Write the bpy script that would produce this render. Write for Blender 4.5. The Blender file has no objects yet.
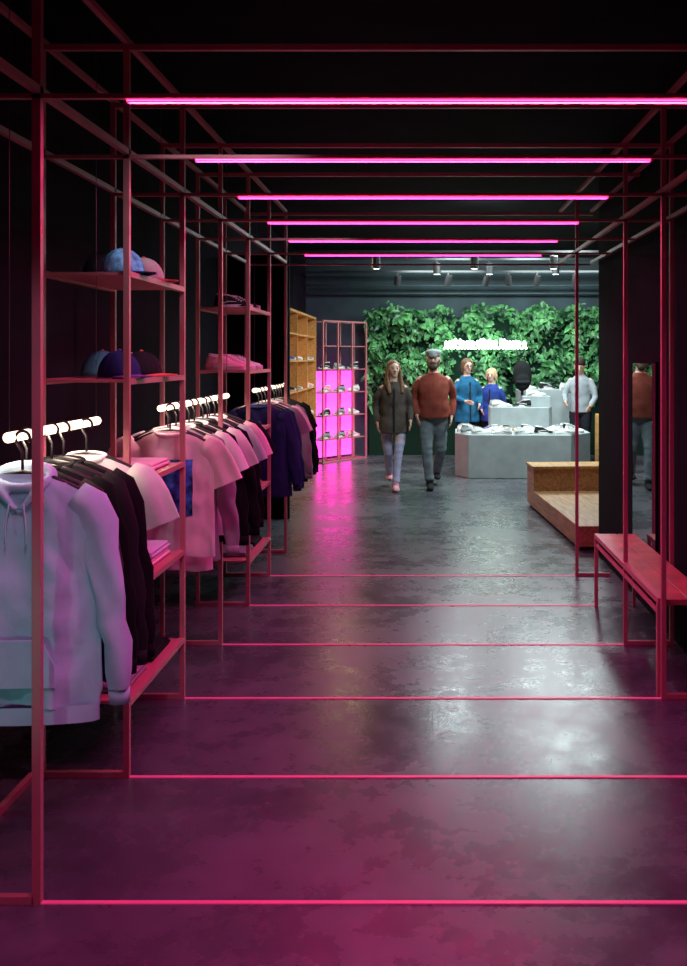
import bpy, math, random
from mathutils import Vector, Matrix, noise
random.seed(7)
S = bpy.context.scene
COL = S.collection
try:
    S.view_settings.view_transform = 'Standard'
    S.view_settings.look = 'None'
except Exception: pass

F = 950.0; CH = 1.65; D0 = 2.876; SP = 0.8636
def dk(k): return D0 + SP*k

# ---------------- materials ----------------
def mat(name, col, rough=0.6, metal=0.0, var=0.15, scale=8.0, bump=0.0, bscale=60.0, emit=None, estr=0.0, spec=None):
    m = bpy.data.materials.new(name); m.use_nodes = True
    nt = m.node_tree; b = nt.nodes['Principled BSDF']
    b.inputs['Roughness'].default_value = rough
    b.inputs['Metallic'].default_value = metal
    if spec is not None: b.inputs['Specular IOR Level'].default_value = spec
    tc = nt.nodes.new('ShaderNodeTexCoord')
    n = nt.nodes.new('ShaderNodeTexNoise'); n.inputs['Scale'].default_value = scale; n.inputs['Detail'].default_value = 4
    nt.links.new(tc.outputs['Object'], n.inputs['Vector'])
    r = nt.nodes.new('ShaderNodeValToRGB')
    r.color_ramp.elements[0].position = 0.3; r.color_ramp.elements[1].position = 0.7
    c = Vector(col)
    r.color_ramp.elements[0].color = (*(c*(1-var)), 1)
    r.color_ramp.elements[1].color = (*[min(1, x*(1+var)) for x in c], 1)
    nt.links.new(n.outputs['Fac'], r.inputs['Fac'])
    nt.links.new(r.outputs['Color'], b.inputs['Base Color'])
    if bump > 0:
        n2 = nt.nodes.new('ShaderNodeTexNoise'); n2.inputs['Scale'].default_value = bscale; n2.inputs['Detail'].default_value = 3
        nt.links.new(tc.outputs['Object'], n2.inputs['Vector'])
        bp = nt.nodes.new('ShaderNodeBump'); bp.inputs['Strength'].default_value = bump; bp.inputs['Distance'].default_value = 0.01
        nt.links.new(n2.outputs['Fac'], bp.inputs['Height']); nt.links.new(bp.outputs['Normal'], b.inputs['Normal'])
    if emit:
        b.inputs['Emission Color'].default_value = (*emit, 1); b.inputs['Emission Strength'].default_value = estr
    return m

M = {}
M['pink'] = mat('pink_painted_metal', (0.50, 0.18, 0.20), 0.45, 0.0, 0.06, 5)
M['led'] = mat('led_magenta', (1, 0.1, 0.4), 0.4, emit=(1.0, 0.02, 0.16), estr=1.5)
M['ledcore'] = mat('led_pale_core', (1, 0.6, 0.8), 0.4, emit=(1.0, 0.09, 0.20), estr=4.5)
M['floorbar'] = mat('pink_floor_bar_added_glow', (0.6, 0.06, 0.2), 0.4, 0, 0.1, 5, emit=(1.0, 0.06, 0.26), estr=0.30)  # weak emission stands in for LED light falling on the painted bar
M['rod'] = mat('glowing_white_rod', (1, 0.95, 0.9), 0.4, emit=(1.0, 0.74, 0.50), estr=2.6)
M['black'] = mat('black_metal', (0.012, 0.012, 0.014), 0.5)
M['wire'] = mat('thin_steel_wire', (0.12, 0.1, 0.11), 0.4, 0.6)
M['ceil'] = mat('black_ceiling_paint', (0.006, 0.006, 0.008), 0.95, var=0.4, scale=2, spec=.1)
M['wallL'] = mat('charcoal_wall_paint', (0.012, 0.008, 0.016), 0.9, var=0.3, scale=2, bump=0.1, spec=.1)
M['wallR'] = mat('black_wall_panel', (0.007, 0.007, 0.010), 0.9, var=0.3, scale=2, spec=.1)
M['wallB'] = mat('dark_teal_wall', (0.020, 0.042, 0.055), 0.7, var=0.3, scale=3, bump=0.1)
M['mirror'] = mat('mirror_glass', (0.55, 0.55, 0.58), 0.02, 1.0, 0.0)
M['shelfpink'] = mat('pink_shelf_board', (0.50, 0.16, 0.19), 0.45, 0, 0.08, 4)
M['benchtop'] = mat('red_brown_bench_top', (0.46, 0.15, 0.12), 0.38, 0, 0.25, 9)
M['concrete'] = mat('pale_grey_plinth', (0.36, 0.40, 0.41), 0.6, 0, 0.12, 6, bump=0.1)
M['white'] = mat('white_rubber', (0.8, 0.8, 0.8), 0.5, 0, 0.04)
M['plasterpost'] = mat('warm_light', (1, .8, .5), 0.5, emit=(1, .62, .28), estr=4)
M['magglow'] = mat('magenta_light_panel', (1, .1, .6), 0.5, var=.3, scale=14, emit=(1.0, 0.035, 0.50), estr=5)
M['spot'] = mat('spotlight_lens', (1, 1, 1), 0.3, emit=(0.85, 0.97, 1), estr=12)
M['sign'] = mat('white_neon_tube', (1, 1, 1), 0.3, emit=(0.8, 1.0, 0.9), estr=14)
M['duct'] = mat('dark_teal_pipe', (0.04, 0.07, 0.085), 0.5, 0.2)

def wood(name, c1, c2, sc=3.0):
    m = bpy.data.materials.new(name); m.use_nodes = True
    nt = m.node_tree; b = nt.nodes['Principled BSDF']; b.inputs['Roughness'].default_value = 0.45
    tc = nt.nodes.new('ShaderNodeTexCoord'); mp = nt.nodes.new('ShaderNodeMapping')
    mp.inputs['Scale'].default_value = (14, 1.2, 14)
    n = nt.nodes.new('ShaderNodeTexNoise'); n.inputs['Scale'].default_value = sc; n.inputs['Detail'].default_value = 6; n.inputs['Distortion'].default_value = 0.6
    r = nt.nodes.new('ShaderNodeValToRGB'); r.color_ramp.elements[0].position = .35; r.color_ramp.elements[1].position = .65
    r.color_ramp.elements[0].color = (*c1, 1); r.color_ramp.elements[1].color = (*c2, 1)
    nt.links.new(tc.outputs['Object'], mp.inputs['Vector']); nt.links.new(mp.outputs['Vector'], n.inputs['Vector'])
    nt.links.new(n.outputs['Fac'], r.inputs['Fac']); nt.links.new(r.outputs['Color'], b.inputs['Base Color'])
    return m
M['wood'] = wood('oak_wood', (0.34, 0.17, 0.07), (0.60, 0.33, 0.15))
M['woodo'] = wood('orange_pine_wood', (0.50, 0.24, 0.07), (0.72, 0.38, 0.13))

def floor_mat():
    m = bpy.data.materials.new('polished_concrete_floor'); m.use_nodes = True
    nt = m.node_tree; b = nt.nodes['Principled BSDF']
    b.inputs['Specular IOR Level'].default_value = .7
    tc = nt.nodes.new('ShaderNodeTexCoord')
    def nz(s, d, dist=0, ro=.5):
        n = nt.nodes.new('ShaderNodeTexNoise'); n.inputs['Scale'].default_value = s; n.inputs['Detail'].default_value = d
        n.inputs['Distortion'].default_value = dist; n.inputs['Roughness'].default_value = ro; nt.links.new(tc.outputs['Object'], n.inputs['Vector']); return n
    a = nz(1.3, 8, 0.5, .6); g = nz(7, 8, 0, .65); sc = nz(90, 4)
    r = nt.nodes.new('ShaderNodeValToRGB'); r.color_ramp.elements[0].position = .3; r.color_ramp.elements[1].position = .7
    r.color_ramp.elements[0].color = (.050, .052, .066, 1); r.color_ramp.elements[1].color = (.135, .140, .16, 1)
    nt.links.new(a.outputs['Fac'], r.inputs['Fac'])
    mx = nt.nodes.new('ShaderNodeMixRGB'); mx.blend_type = 'MULTIPLY'; mx.inputs['Fac'].default_value = .5
    r2 = nt.nodes.new('ShaderNodeValToRGB'); r2.color_ramp.elements[0].position = .3; r2.color_ramp.elements[1].position = .7
    r2.color_ramp.elements[0].color = (.45, .45, .45, 1); r2.color_ramp.elements[1].color = (1, 1, 1, 1)
    nt.links.new(g.outputs['Fac'], r2.inputs['Fac'])
    nt.links.new(r.outputs['Color'], mx.inputs['Color1']); nt.links.new(r2.outputs['Color'], mx.inputs['Color2'])
    nt.links.new(mx.outputs['Color'], b.inputs['Base Color'])
    mr = nt.nodes.new('ShaderNodeMapRange'); mr.inputs['From Min'].default_value = .36; mr.inputs['From Max'].default_value = .64
    mr.inputs['To Min'].default_value = .20; mr.inputs['To Max'].default_value = .36
    ad = nt.nodes.new('ShaderNodeMath'); ad.operation = 'ADD'
    ml = nt.nodes.new('ShaderNodeMath'); ml.operation = 'MULTIPLY'; ml.inputs[1].default_value = .5
    nt.links.new(a.outputs['Fac'], ad.inputs[0]); nt.links.new(g.outputs['Fac'], ad.inputs[1]); nt.links.new(ad.outputs[0], ml.inputs[0])
    nt.links.new(ml.outputs[0], mr.inputs['Value']); nt.links.new(mr.outputs['Result'], b.inputs['Roughness'])
    # very slight unevenness of the trowelled surface
    lo = nz(2.2, 3, 0); ad2 = nt.nodes.new('ShaderNodeMath'); ad2.operation = 'MULTIPLY_ADD'; ad2.inputs[1].default_value = 3.0
    nt.links.new(lo.outputs['Fac'], ad2.inputs[0]); nt.links.new(sc.outputs['Fac'], ad2.inputs[2])
    bp = nt.nodes.new('ShaderNodeBump'); bp.inputs['Strength'].default_value = .10; bp.inputs['Distance'].default_value = .004
    nt.links.new(ad2.outputs[0], bp.inputs['Height']); nt.links.new(bp.outputs['Normal'], b.inputs['Normal'])
    return m
M['floor'] = floor_mat()

def leafmat():
    m = bpy.data.materials.new('green_leaves'); m.use_nodes = True
    nt = m.node_tree; b = nt.nodes['Principled BSDF']; b.inputs['Roughness'].default_value = .4
    tc = nt.nodes.new('ShaderNodeTexCoord'); n = nt.nodes.new('ShaderNodeTexNoise'); n.inputs['Scale'].default_value = 4.5; n.inputs['Detail'].default_value = 7
    r = nt.nodes.new('ShaderNodeValToRGB'); r.color_ramp.elements[0].position = .38; r.color_ramp.elements[1].position = .66
    r.color_ramp.elements[0].color = (.008, .06, .022, 1); r.color_ramp.elements[1].color = (.16, .48, .17, 1)
    nt.links.new(tc.outputs['Object'], n.inputs['Vector']); nt.links.new(n.outputs['Fac'], r.inputs['Fac']); nt.links.new(r.outputs['Color'], b.inputs['Base Color'])
    return m
M['leaf'] = leafmat()
def fab(name, c, var=.08, scale=10): 
    k = 'fab_'+name
    if k not in M: M[k] = mat(name+'_fabric', c, .85, 0, var, scale, bump=.06, bscale=260, spec=.15)
    return M[k]

# ---------------- mesh helpers ----------------
class MB:
    def __init__(s): s.v = []; s.f = []
    def box(s, x0, x1, y0, y1, z0, z1):
        o = len(s.v)
        s.v += [(x0,y0,z0),(x1,y0,z0),(x1,y1,z0),(x0,y1,z0),(x0,y0,z1),(x1,y0,z1),(x1,y1,z1),(x0,y1,z1)]
        for q in [(0,3,2,1),(4,5,6,7),(0,1,5,4),(1,2,6,5),(2,3,7,6),(3,0,4,7)]: s.f.append(tuple(o+i for i in q))
        return s
    def prism(s, poly, z0, z1):
        o = len(s.v); n = len(poly)
        s.v += [(x,y,z0) for x,y in poly] + [(x,y,z1) for x,y in poly]
        s.f.append(tuple(o+n-1-i for i in range(n))); s.f.append(tuple(o+n+i for i in range(n)))
        for i in range(n):
            j = (i+1)%n; s.f.append((o+i, o+j, o+n+j, o+n+i))
        return s
    def loft(s, rings, cap0=True, cap1=True):
        o = len(s.v); n = len(rings[0])
        for r in rings: s.v += [tuple(p) for p in r]
        for k in range(len(rings)-1):
            for i in range(n):
                j = (i+1)%n
                s.f.append((o+k*n+i, o+k*n+j, o+(k+1)*n+j, o+(k+1)*n+i))
        if cap0: s.f.append(tuple(o+n-1-i for i in range(n)))
        if cap1: s.f.append(tuple(o+(len(rings)-1)*n+i for i in range(n)))
        return s
    def limb(s, pts, rads, n=10, ref=(0,1,0), rnd=True):
        pts = [Vector(p) for p in pts]; rr = [(r,r) if not isinstance(r,(tuple,list)) else r for r in rads]
        ref = Vector(ref); rings = []
        def ring(c, t, r):
            a = t.cross(ref)
            if a.length < 1e-4: a = t.cross(Vector((1,0.01,0)))
            a.normalize(); b = a.cross(t).normalized()
            return [c + a*(r[0]*math.cos(2*math.pi*i/n)) + b*(r[1]*math.sin(2*math.pi*i/n)) for i in range(n)]
        for i,p in enumerate(pts):
            if i == 0: t = pts[1]-p
            elif i == len(pts)-1: t = p-pts[i-1]
            else: t = (pts[i+1]-p).normalized()+(p-pts[i-1]).normalized()
            t.normalize(); m = min(rr[i])
            if i == 0 and rnd:
                rings.append(ring(p-t*m*.75, t, (rr[i][0]*.55, rr[i][1]*.55)))
            rings.append(ring(p, t, rr[i]))
            if i == len(pts)-1 and rnd:
                rings.append(ring(p+t*m*.75, t, (rr[i][0]*.55, rr[i][1]*.55)))
        return s.loft(rings)
    def ell(s, c, r, n=14, m=9, zmin=-1.0, zmax=1.0):
        rings = []
        a0 = math.asin(zmin); a1 = math.asin(zmax)
        for k in range(m+1):
            a = a0+(a1-a0)*k/m; a = max(-1.54, min(1.54, a))
            rings.append([(c[0]+r[0]*math.cos(a)*math.cos(2*math.pi*i/n), c[1]+r[1]*math.cos(a)*math.sin(2*math.pi*i/n), c[2]+r[2]*math.sin(a)) for i in range(n)])
        return s.loft(rings)
    def xf(s, fn, start=0):
        for i in range(start, len(s.v)): s.v[i] = tuple(fn(Vector(s.v[i])))
        return s

def finish(o, label, cat, group=None, kind=None):
    if label: o['label'] = label
    if cat: o['category'] = cat
    if group: o['group'] = group
    if kind: o['kind'] = kind
def obj(name, mb, m, parent=None, loc=(0,0,0), smooth=False, label=None, cat=None, group=None, kind=None, bevel=0, subsurf=0, rotz=0):
    me = bpy.data.meshes.new(name); me.from_pydata(mb.v, [], mb.f); me.update()
    if smooth: me.shade_smooth()
    me.materials.append(m if not isinstance(m, str) else M[m])
    o = bpy.data.objects.new(name, me); COL.objects.link(o)
    o.location = loc; o.rotation_euler[2] = rotz
    if parent: o.parent = parent
    if bevel:
        md = o.modifiers.new('bevel', 'BEVEL'); md.width = bevel; md.segments = 2
    finish(o, label, cat, group, kind)
    return o
def empty(name, loc, label, cat, group=None, rotz=0):
    o = bpy.data.objects.new(name, None); COL.objects.link(o); o.location = loc; o.rotation_euler[2] = rotz
    o.empty_display_size = .1
    finish(o, label, cat, group); return o
def blob(name, mb, m, parent, voxel=.01, smooth=4, label=None):
    me = bpy.data.meshes.new(name); me.from_pydata(mb.v, [], mb.f); me.update()
    t = bpy.data.objects.new('tmp', me); COL.objects.link(t)
    r = t.modifiers.new('r', 'REMESH'); r.mode = 'VOXEL'; r.voxel_size = voxel; r.use_smooth_shade = True
    sm = t.modifiers.new('s', 'SMOOTH'); sm.factor = .5; sm.iterations = smooth
    dg = bpy.context.evaluated_depsgraph_get(); dg.update()
    me2 = bpy.data.meshes.new_from_object(t.evaluated_get(dg))
    bpy.data.objects.remove(t); me2.name = name
    me2.materials.clear(); me2.materials.append(m if not isinstance(m, str) else M[m]); me2.shade_smooth()
    o = bpy.data.objects.new(name, me2); COL.objects.link(o); o.parent = parent
    if label: o['label'] = label
    return o
def copy_thing(root, loc, rotz=0, label=None, group=None):
    n = root.copy(); COL.objects.link(n); n.location = loc; n.rotation_euler = (0,0,rotz)
    if label: n['label'] = label
    if group: n['group'] = group
    for c in root.children:
        cc = c.copy(); COL.objects.link(cc); cc.parent = n
    return n

# ---------------- room ----------------
YB = 16.2; XW = 1.47; YW = 7.95
obj('floor', MB().box(-2.1, 5.2, -2.5, YB+.1, -.1, 0), 'floor', kind='structure', label='polished dark concrete floor with soft reflections')
obj('ceiling', MB().box(-2.1, 5.2, -2.5, YB+.1, 3.35, 3.45), 'ceil', kind='structure', label='black painted ceiling')
obj('wall_left', MB().box(-2.1, -2.0, -2.5, YB, 0, 3.35), 'wallL', kind='structure', label='dark charcoal wall')
obj('wall_back', MB().box(-2.0, 5.1, YB, YB+.1, 0, 3.35), 'wallB', kind='structure', label='dark teal wall')
obj('wall_right', MB().box(XW, XW+.13, -2.5, YW, 0, 3.35), 'wallR', kind='structure', label='black wall')
obj('wall_east', MB().box(5.1, 5.2, YW, YB, 0, 3.35), 'wallB', kind='structure', label='dark teal wall')
obj('wall_north', MB().box(XW+.13, 5.1, YW-.1, YW, 0, 3.35), 'wallR', kind='structure', label='black wall')
obj('wall_rear', MB().box(-2.0, XW, -2.5, -2.4, 0, 3.35), 'wallR', kind='structure', label='black wall')

# ---------------- metal portal frames ----------------
T = .0115
XF, XR, XRR = 1.165, 1.5, 1.43
ZT, ZL = 2.86, 2.434
def area(n,loc,size,power,col,rot=(0,0,0),sy=None,spread=None):
    l=bpy.data.lights.new(n,'AREA'); l.energy=power; l.color=col; l.shape='RECTANGLE'; l.size=size; l.size_y=sy or size
    if spread: l.spread=spread
    o=bpy.data.objects.new(n,l); COL.objects.link(o); o.location=loc; o.rotation_euler=rot; return o
def spotl(n,loc,tgt,power,col,ang=40,blend=.6,rad=.06):
    l=bpy.data.lights.new(n,'SPOT'); l.energy=power; l.color=col; l.spot_size=math.radians(ang); l.spot_blend=blend; l.shadow_soft_size=rad
    o=bpy.data.objects.new(n,l); COL.objects.link(o); o.location=loc
    o.rotation_euler=(Vector(tgt)-Vector(loc)).to_track_quat('-Z','Y').to_euler(); return o
for k in range(-3, 7):
    y = dk(k)
    e = empty('metal_frame', (0, y, 0), 'pink painted square-tube metal portal frame%s' % (' with a magenta light strip' if k <= 5 else ''), 'frame', 'pink portal frames along the aisle')
    def bar(n, x0, x1, z0, z1, m='pink'):
        return obj(n, MB().box(x0, x1, -T, T, z0, z1), m, e)
    if k >= 0:
        bar('post', -XF-T*(1.3 if k == 0 else 1), -XF+T, 0, ZT)
        bar('post', -XR-T, -XR+T, 0, ZT)
        bar('foot_bar', -XR+T, -XF-T, 0.001, .024)
    if k in (2, 3, 5):
        bar('post', XF-T, XF+T, 0, ZT); bar('foot_bar', XF+T, XRR-T, 0.001, .024)
    if k in (2, 3):
        bar('post', XRR-T, XRR+T, 0, ZT)
    bar('top_beam', -XR-T, XRR+T, ZT, ZT+2*T)
    bar('cross_beam', -XR+T, XRR-T, ZL, ZL+.014)
    if k <= 5:
        obj('led_strip', MB().box(-.895, .895, -.010, -.007, ZL-.012, ZL-.001).box(-.895, .895, .007, .010, ZL-.012, ZL-.001), 'led', e, label='glowing magenta light strip')
        obj('led_core', MB().box(-.893, .893, -.0125, -.0101, ZL-.008, ZL-.005).box(-.893, .893, .0101, .0125, ZL-.008, ZL-.005), 'ledcore', e, label='pale bright core of the light strip')
        area('led_lamp', (0, y, ZL-.004), 1.78, 18, (1.0,.09,.45), sy=.012)
    if 0 <= k <= 5:
        obj('floor_strip', MB().box(-XF+T, XF-T, -.008, .008, 0.0005, .004), 'floorbar', e, label='thin pink painted bar on the floor, LED light on it put in as emission')
for X in (-XF, -XR, XF, XRR):
    for z in (ZT+2*T+.001, ZL+.015):
        obj('frame_rail', MB().box(-T, T, dk(-3)-.1, dk(6)+T, 0, 2*T), 'pink', loc=(X, 0, z),
            label='long pink square-tube rail joining the portal frames', cat='rail', group='long rails of the pink frames')
obj('floor_rail', MB().box(-T, T, 1.2, dk(1)-T-.001, 0, .025), 'pink', loc=(-XR-.031, 0, 0.001), label='pink square-tube rail lying along the floor', cat='rail')

# ---------------- shelves ----------------
SH = [1.99, 1.565, 1.145, .72, .296]
def shelf(ka, kb, z, side=-1):
    y0, y1 = dk(ka)+T+.002, dk(kb)-T-.002
    e = empty('display_shelf', (-(XF+XR)/2, (y0+y1)/2, z), 'thin pink metal shelf fixed between frame posts', 'shelf', 'pink display shelves')
    w = (XR-XF)/2; L = (y1-y0)/2
    obj('board', MB().box(-w+.017, w-.017, -L, L, -.012, 0), 'shelfpink', e)
    b = MB().box(w-.016, w+.012, -L, L, -.020, .003); obj('edge_bar', b, 'pink', e)
    b = MB().box(-w-.012, -w+.016, -L, L, -.020, .003); obj('edge_bar', b, 'pink', e)
for z in SH: shelf(1, 2, z)
for z in SH: shelf(4, 5, z)

# ---------------- bench (right) ----------------
y0, y1 = dk(2)+.02, dk(4)+.02
e = empty('bench', (1.315, (y0+y1)/2, 0), 'pink metal bench with a flat red-brown seat against the wall', 'bench')
L = (y1-y0)/2
obj('seat', MB().box(-.137, -.025, -L, L, .447, .475).box(-.020, .1, -L, L, .447, .475), 'benchtop', e, bevel=.002)
b = MB().box(-.17, -.138, -L+.012, L, .450, .477).box(-.17, -.151, -L+.012, L, .40, .415)
obj('seat_rail', b, 'pink', e)
for yy in (-L+.025, L-.02):
    obj('leg', MB().box(-.172, -.15, yy-.012, yy+.012, 0, .447), 'pink', e)
    obj('leg', MB().box(.08, .1, yy-.012, yy+.012, 0, .445), 'pink', e)

# ---------------- mirror ----------------
e = empty('wall_mirror', (XW-.002, 6.33, .03), 'frameless mirror mounted on the black wall', 'mirror')
MT = 1.585
obj('glass', MB().box(-.012, 0, -.38, .28, .30, MT), 'mirror', e)
obj('mirror_frame', MB().box(-.014, 0, -.39, -.38, .29, MT+.01).box(-.014, 0, .28, .29, .29, MT+.01).box(-.014, 0, -.38, .28, MT, MT+.01).box(-.014, 0, -.38, .28, .29, .30), 'wallR', e)

# ---------------- hanging rails ----------------
XC = -1.30; ZR = 1.40
def rail(y0, y1, pw):
    e = empty('clothes_rail', (XC, (y0+y1)/2, ZR), 'glowing warm white tube clothes rail hanging on thin wires', 'clothes rail', 'glowing clothes rails')
    L = (y1-y0)/2
    obj('tube', MB().limb([(0,-L,0),(0,L,0)], [.017,.017], 16, (0,0,1)), 'rod', e, smooth=True)
    for s in (-1, 1):
        obj('wire', MB().limb([(0,s*(L-.01),.017),(0,s*(L-.01),ZT-ZR+.45)], [.0015,.0015], 6), 'wire', e)
    area('rail_lamp', (XC, (y0+y1)/2, ZR-.019), .02, pw, (1,.80,.60), sy=2*L)
rail(dk(0)+.1, dk(1)+.05, 3.0); rail(dk(2)+.1, dk(4)-.03, 4.5); rail(dk(5)+.12, dk(7), 4.5)

NECK = .115
def build_hanger():
    e = empty('clothes_hanger', (0,0,-5), 'black clothes hanger hooked over the glowing rail', 'hanger', 'black clothes hangers')
    pts = []
    R = .0225
    for i in range(12):
        a = math.radians(-30 + i*20)
        pts.append((R*math.cos(a), 0, R*math.sin(a)-.003+.0))
    pts.append((-.012, 0, -.028)); pts.append((0, 0, -.05)); pts.append((0,0,-.105))
    obj('hook', MB().limb(pts, [.0048]*len(pts), 8), 'black', e, smooth=True)
    ap = [(-.2,0,-.185),(-.19,0,-.168),(-.1,0,-.13),(0,0,-.110),(.1,0,-.13),(.19,0,-.168),(.2,0,-.185)]
    obj('shoulder_bar', MB().limb(ap, [(.008,.01)]*7, 8), 'black', e, smooth=True)
    return e
HG = build_hanger()

def cloth_noise(v, amp, sc, seed):
    n = noise.noise(Vector((v[0]*sc+seed, v[1]*sc*1.5, v[2]*sc*.35)))
    return n*amp
def garment(name, cat, label, m, y, L=.66, long=False, hood=False, w=.24, sl=.62, rot=0, seed=0, x=XC, trim=None, thick=.045, group='clothes on the glowing rails', fa=1.0, prt=False):
    """hanging garment, width along X, origin at neck"""
    z0 = ZR-NECK
    e = empty(name, (x, y, z0), label, cat, group, rotz=rot)
    n = 72; rings = []
    levels = [0, .012, .03, .055, .085, .11] + [.14+.03*i for i in range(24)]
    levels = [l for l in levels if l < L-.03] + [L-.02, L]
    for l in levels:
        if l < .1:
            a = [(.0,.075),(.012,.10),(.03,.145),(.055,.19),(.085,.215),(.13,.22)]
            for i in range(len(a)-1):
                if a[i][0] <= l <= a[i+1][0]:
                    t = (l-a[i][0])/(a[i+1][0]-a[i][0]); hw = a[i][1]*(1-t)+a[i+1][1]*t
            b = min(thick, .014+.15*l)
        else:
            hw = w*(.9+.12*(l/L)); b = thick+.012*(l/L)
        if hood and l >= L-.03: hw *= .95; b *= .9
        ring = []
        for i in range(n):
            th = 2*math.pi*i/n
            fx = math.copysign(abs(math.cos(th))**.8, math.cos(th)); fy = math.copysign(abs(math.sin(th))**.8, math.sin(th))
            side = math.sqrt(max(0,1-abs(fx)**3))
            wave = .022*fa*min(1,l/.3)*math.sin(hw*fx*(24+3*math.sin(seed))+seed*1.7+1.2*l)*(l/L)**.8
            wave += .012*fa*min(1,l/.12)*math.sin(30*abs(hw*fx)+11*l+seed)*(1-l/L)
            fold = wave + cloth_noise((hw*fx, seed, -l), .035*fa*min(1, l/.1), 8, seed*3.1)
            fold += side*cloth_noise((hw*fx*1.8, fy*.2-seed, -l*4), .016*fa*min(1, l/.1), 13, seed*1.3)
            ring.append((hw*fx*(1+.02*math.sin(seed+l*6)), b*fy*(.65+.35*side) + fold, -l + (.008*math.sin(hw*fx*20+seed) if l > L-.03 else 0)))
        rings.append(ring)
    mb = MB().loft(rings, False, False)
    obj('body', mb, m, e, smooth=True)
    if prt:
        v=[];f=[]; nx,nz=8,10
        for j in range(nz+1):
            for i in range(nx+1):
                px=-.12+.24*i/nx; pz=-.14-.28*j/nz
                best=None
                for r_ in rings:
                    for q in r_[n//2:]:
                        dd=(q[0]-px)**2+(q[2]-pz)**2
                        if best is None or dd<best[0]: best=(dd,q[1])
                v.append((px,best[1]-.007,pz))
        for j in range(nz):
            for i in range(nx):
                a=j*(nx+1)+i; f.append((a,a+1,a+nx+2,a+nx+1))
        p=MB(); p.v=v; p.f=f
        obj('printed_graphic', p, fab('blue_print',(.05,.16,.55),.95,22), e, smooth=True, label='mottled blue printed graphic')
    for s in (-1, 1):
        ft = .62 if fa < 1 else .75
        if long:
            P = [(.165,.07),(.205,.10),(.230,.17),(.248,.25),(.262,.33),(.273,.40),(.283,.47),(.291,.54),(.298,sl-.05),(.300,sl)]
            Rr = [(.05,.03*ft),(.062,.036*ft),(.060,.040*ft),(.056,.042*ft),(.052,.044*ft),(.048,.041*ft),(.046,.041*ft),(.044,.04*ft),(.042,.036*ft),(.033,.03*ft)]
        else:
            P = [(.165,.065),(.20,.095),(.222,.13),(.245,.17),(.262,.21),(.285,.265)]
            Rr = [(.05,.026*ft),(.075,.034*ft),(.082,.034*ft),(.085,.032*ft),(.086,.030*ft),(.088,.028*ft)]
        nn = 24; rings2 = []
        for j,(px,pz) in enumerate(P):
            if j == 0: t = Vector((P[1][0]-px, 0, -(P[1][1]-pz)))
            elif j == len(P)-1: t = Vector((px-P[j-1][0], 0, -(pz-P[j-1][1])))
            else: t = Vector((P[j+1][0]-P[j-1][0], 0, -(P[j+1][1]-P[j-1][1])))
            t.normalize(); a = Vector((t.z, 0, -t.x)); ring = []
            for i in range(nn):
                th = 2*math.pi*i/nn
                q = Vector((px,0,-pz)) + a*(Rr[j][0]*math.cos(th)) + Vector((0,1,0))*(Rr[j][1]*math.sin(th))
                q += Vector((0,1,0))*(cloth_noise(q, (.03 if j>1 else .008)*fa, 9, seed*2.3+s)+.008*fa*math.sin(q.x*60+q.z*25+seed)*(1 if j>0 else 0)) + a*(.008*math.sin(j*2.2+seed) if long and 1<j<8 else 0)
                q.x *= s; ring.append(q)
            rings2.append(ring)
        obj('sleeve', MB().loft(rings2, True, False), m, e, smooth=True)
        if long:
            obj('cuff', MB().limb([(s*.300,0,-sl),(s*.302,0,-sl-.05)], [(.035,.03*ft),(.032,.027*ft)], 14, rnd=False), trim or m, e, smooth=True)
    if hood:
        mb = MB()
        loop = []; rr = []
        for i in range(17):
            a = 2*math.pi*i/16
            loop.append((.085*math.sin(a), .012-.036*math.cos(a), -.040+.026*(1-math.cos(a))/1.0)); rr.append(.015+.012*(1-math.cos(a))/2)
        mb.limb(loop, rr, 10, (0,0,1))
        mb.limb([(-.08,-.01,-.02),(-.05,-.034,-.06),(-.01,-.040,-.105)],[.018,.015,.010],10)
        mb.limb([(.08,-.01,-.02),(.05,-.034,-.06),(.01,-.040,-.105)],[.018,.015,.010],10)
        mb.ell((0,.03,-.04), (.095,.024,.055)); mb.ell((0,.034,-.10), (.07,.018,.08))
        blob('hood', mb, m, e, .007, 4)
        for s in (-1, 1):
            obj('drawstring', MB().limb([(s*.022,-.053,-.09),(s*.028,-.058,-.13),(s*.032,-.060,-.17),(s*.031,-.060,-.21)], [.0028]*4, 6), trim or m, e, smooth=True)
        obj('pocket', MB().prism([(-.12,0),(.12,0),(.12,.07),(.08,.15),(-.08,.15),(-.12,.07)], 0, .005).xf(lambda v: Vector((v.x, -v.z-.056, v.y-L+.07))), m, e, bevel=.002)
        obj('hem_band', MB().loft([[((w*.96)*math.cos(t*math.pi/16), .046*math.sin(t*math.pi/16)+0, -L-dz) for t in range(32)] for dz in (-.005, .05)], False, False), m, e, smooth=True)
    else:
        loop = [(.078*math.sin(2*math.pi*i/20), -.022*math.cos(2*math.pi*i/20), .002-.012*(1+math.cos(2*math.pi*i/20))/1) for i in range(21)]
        obj('collar', MB().limb(loop, [(.006,.011)]*21, 8, (0,0,1), rnd=False), trim or m, e, smooth=True)
    copy_thing(HG, (x, y, ZR), rot)
    return e

aqua = fab('pale_aqua', (.44, .68, .80)); black = fab('black', (.006,.006,.008)); blk2 = fab('charcoal', (.016,.016,.020))
white = fab('white', (.80,.78,.80)); pinkf = fab('pale_pink', (.85,.60,.68)); mauve = fab('mauve_grey', (.30,.25,.31)); navy = fab('navy', (.015,.025,.10))
olive = fab('dark_olive', (.04,.042,.032)); lav = fab('pale_lavender', (.62,.56,.74)); greyf = fab('mid_grey', (.22,.21,.24))

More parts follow.
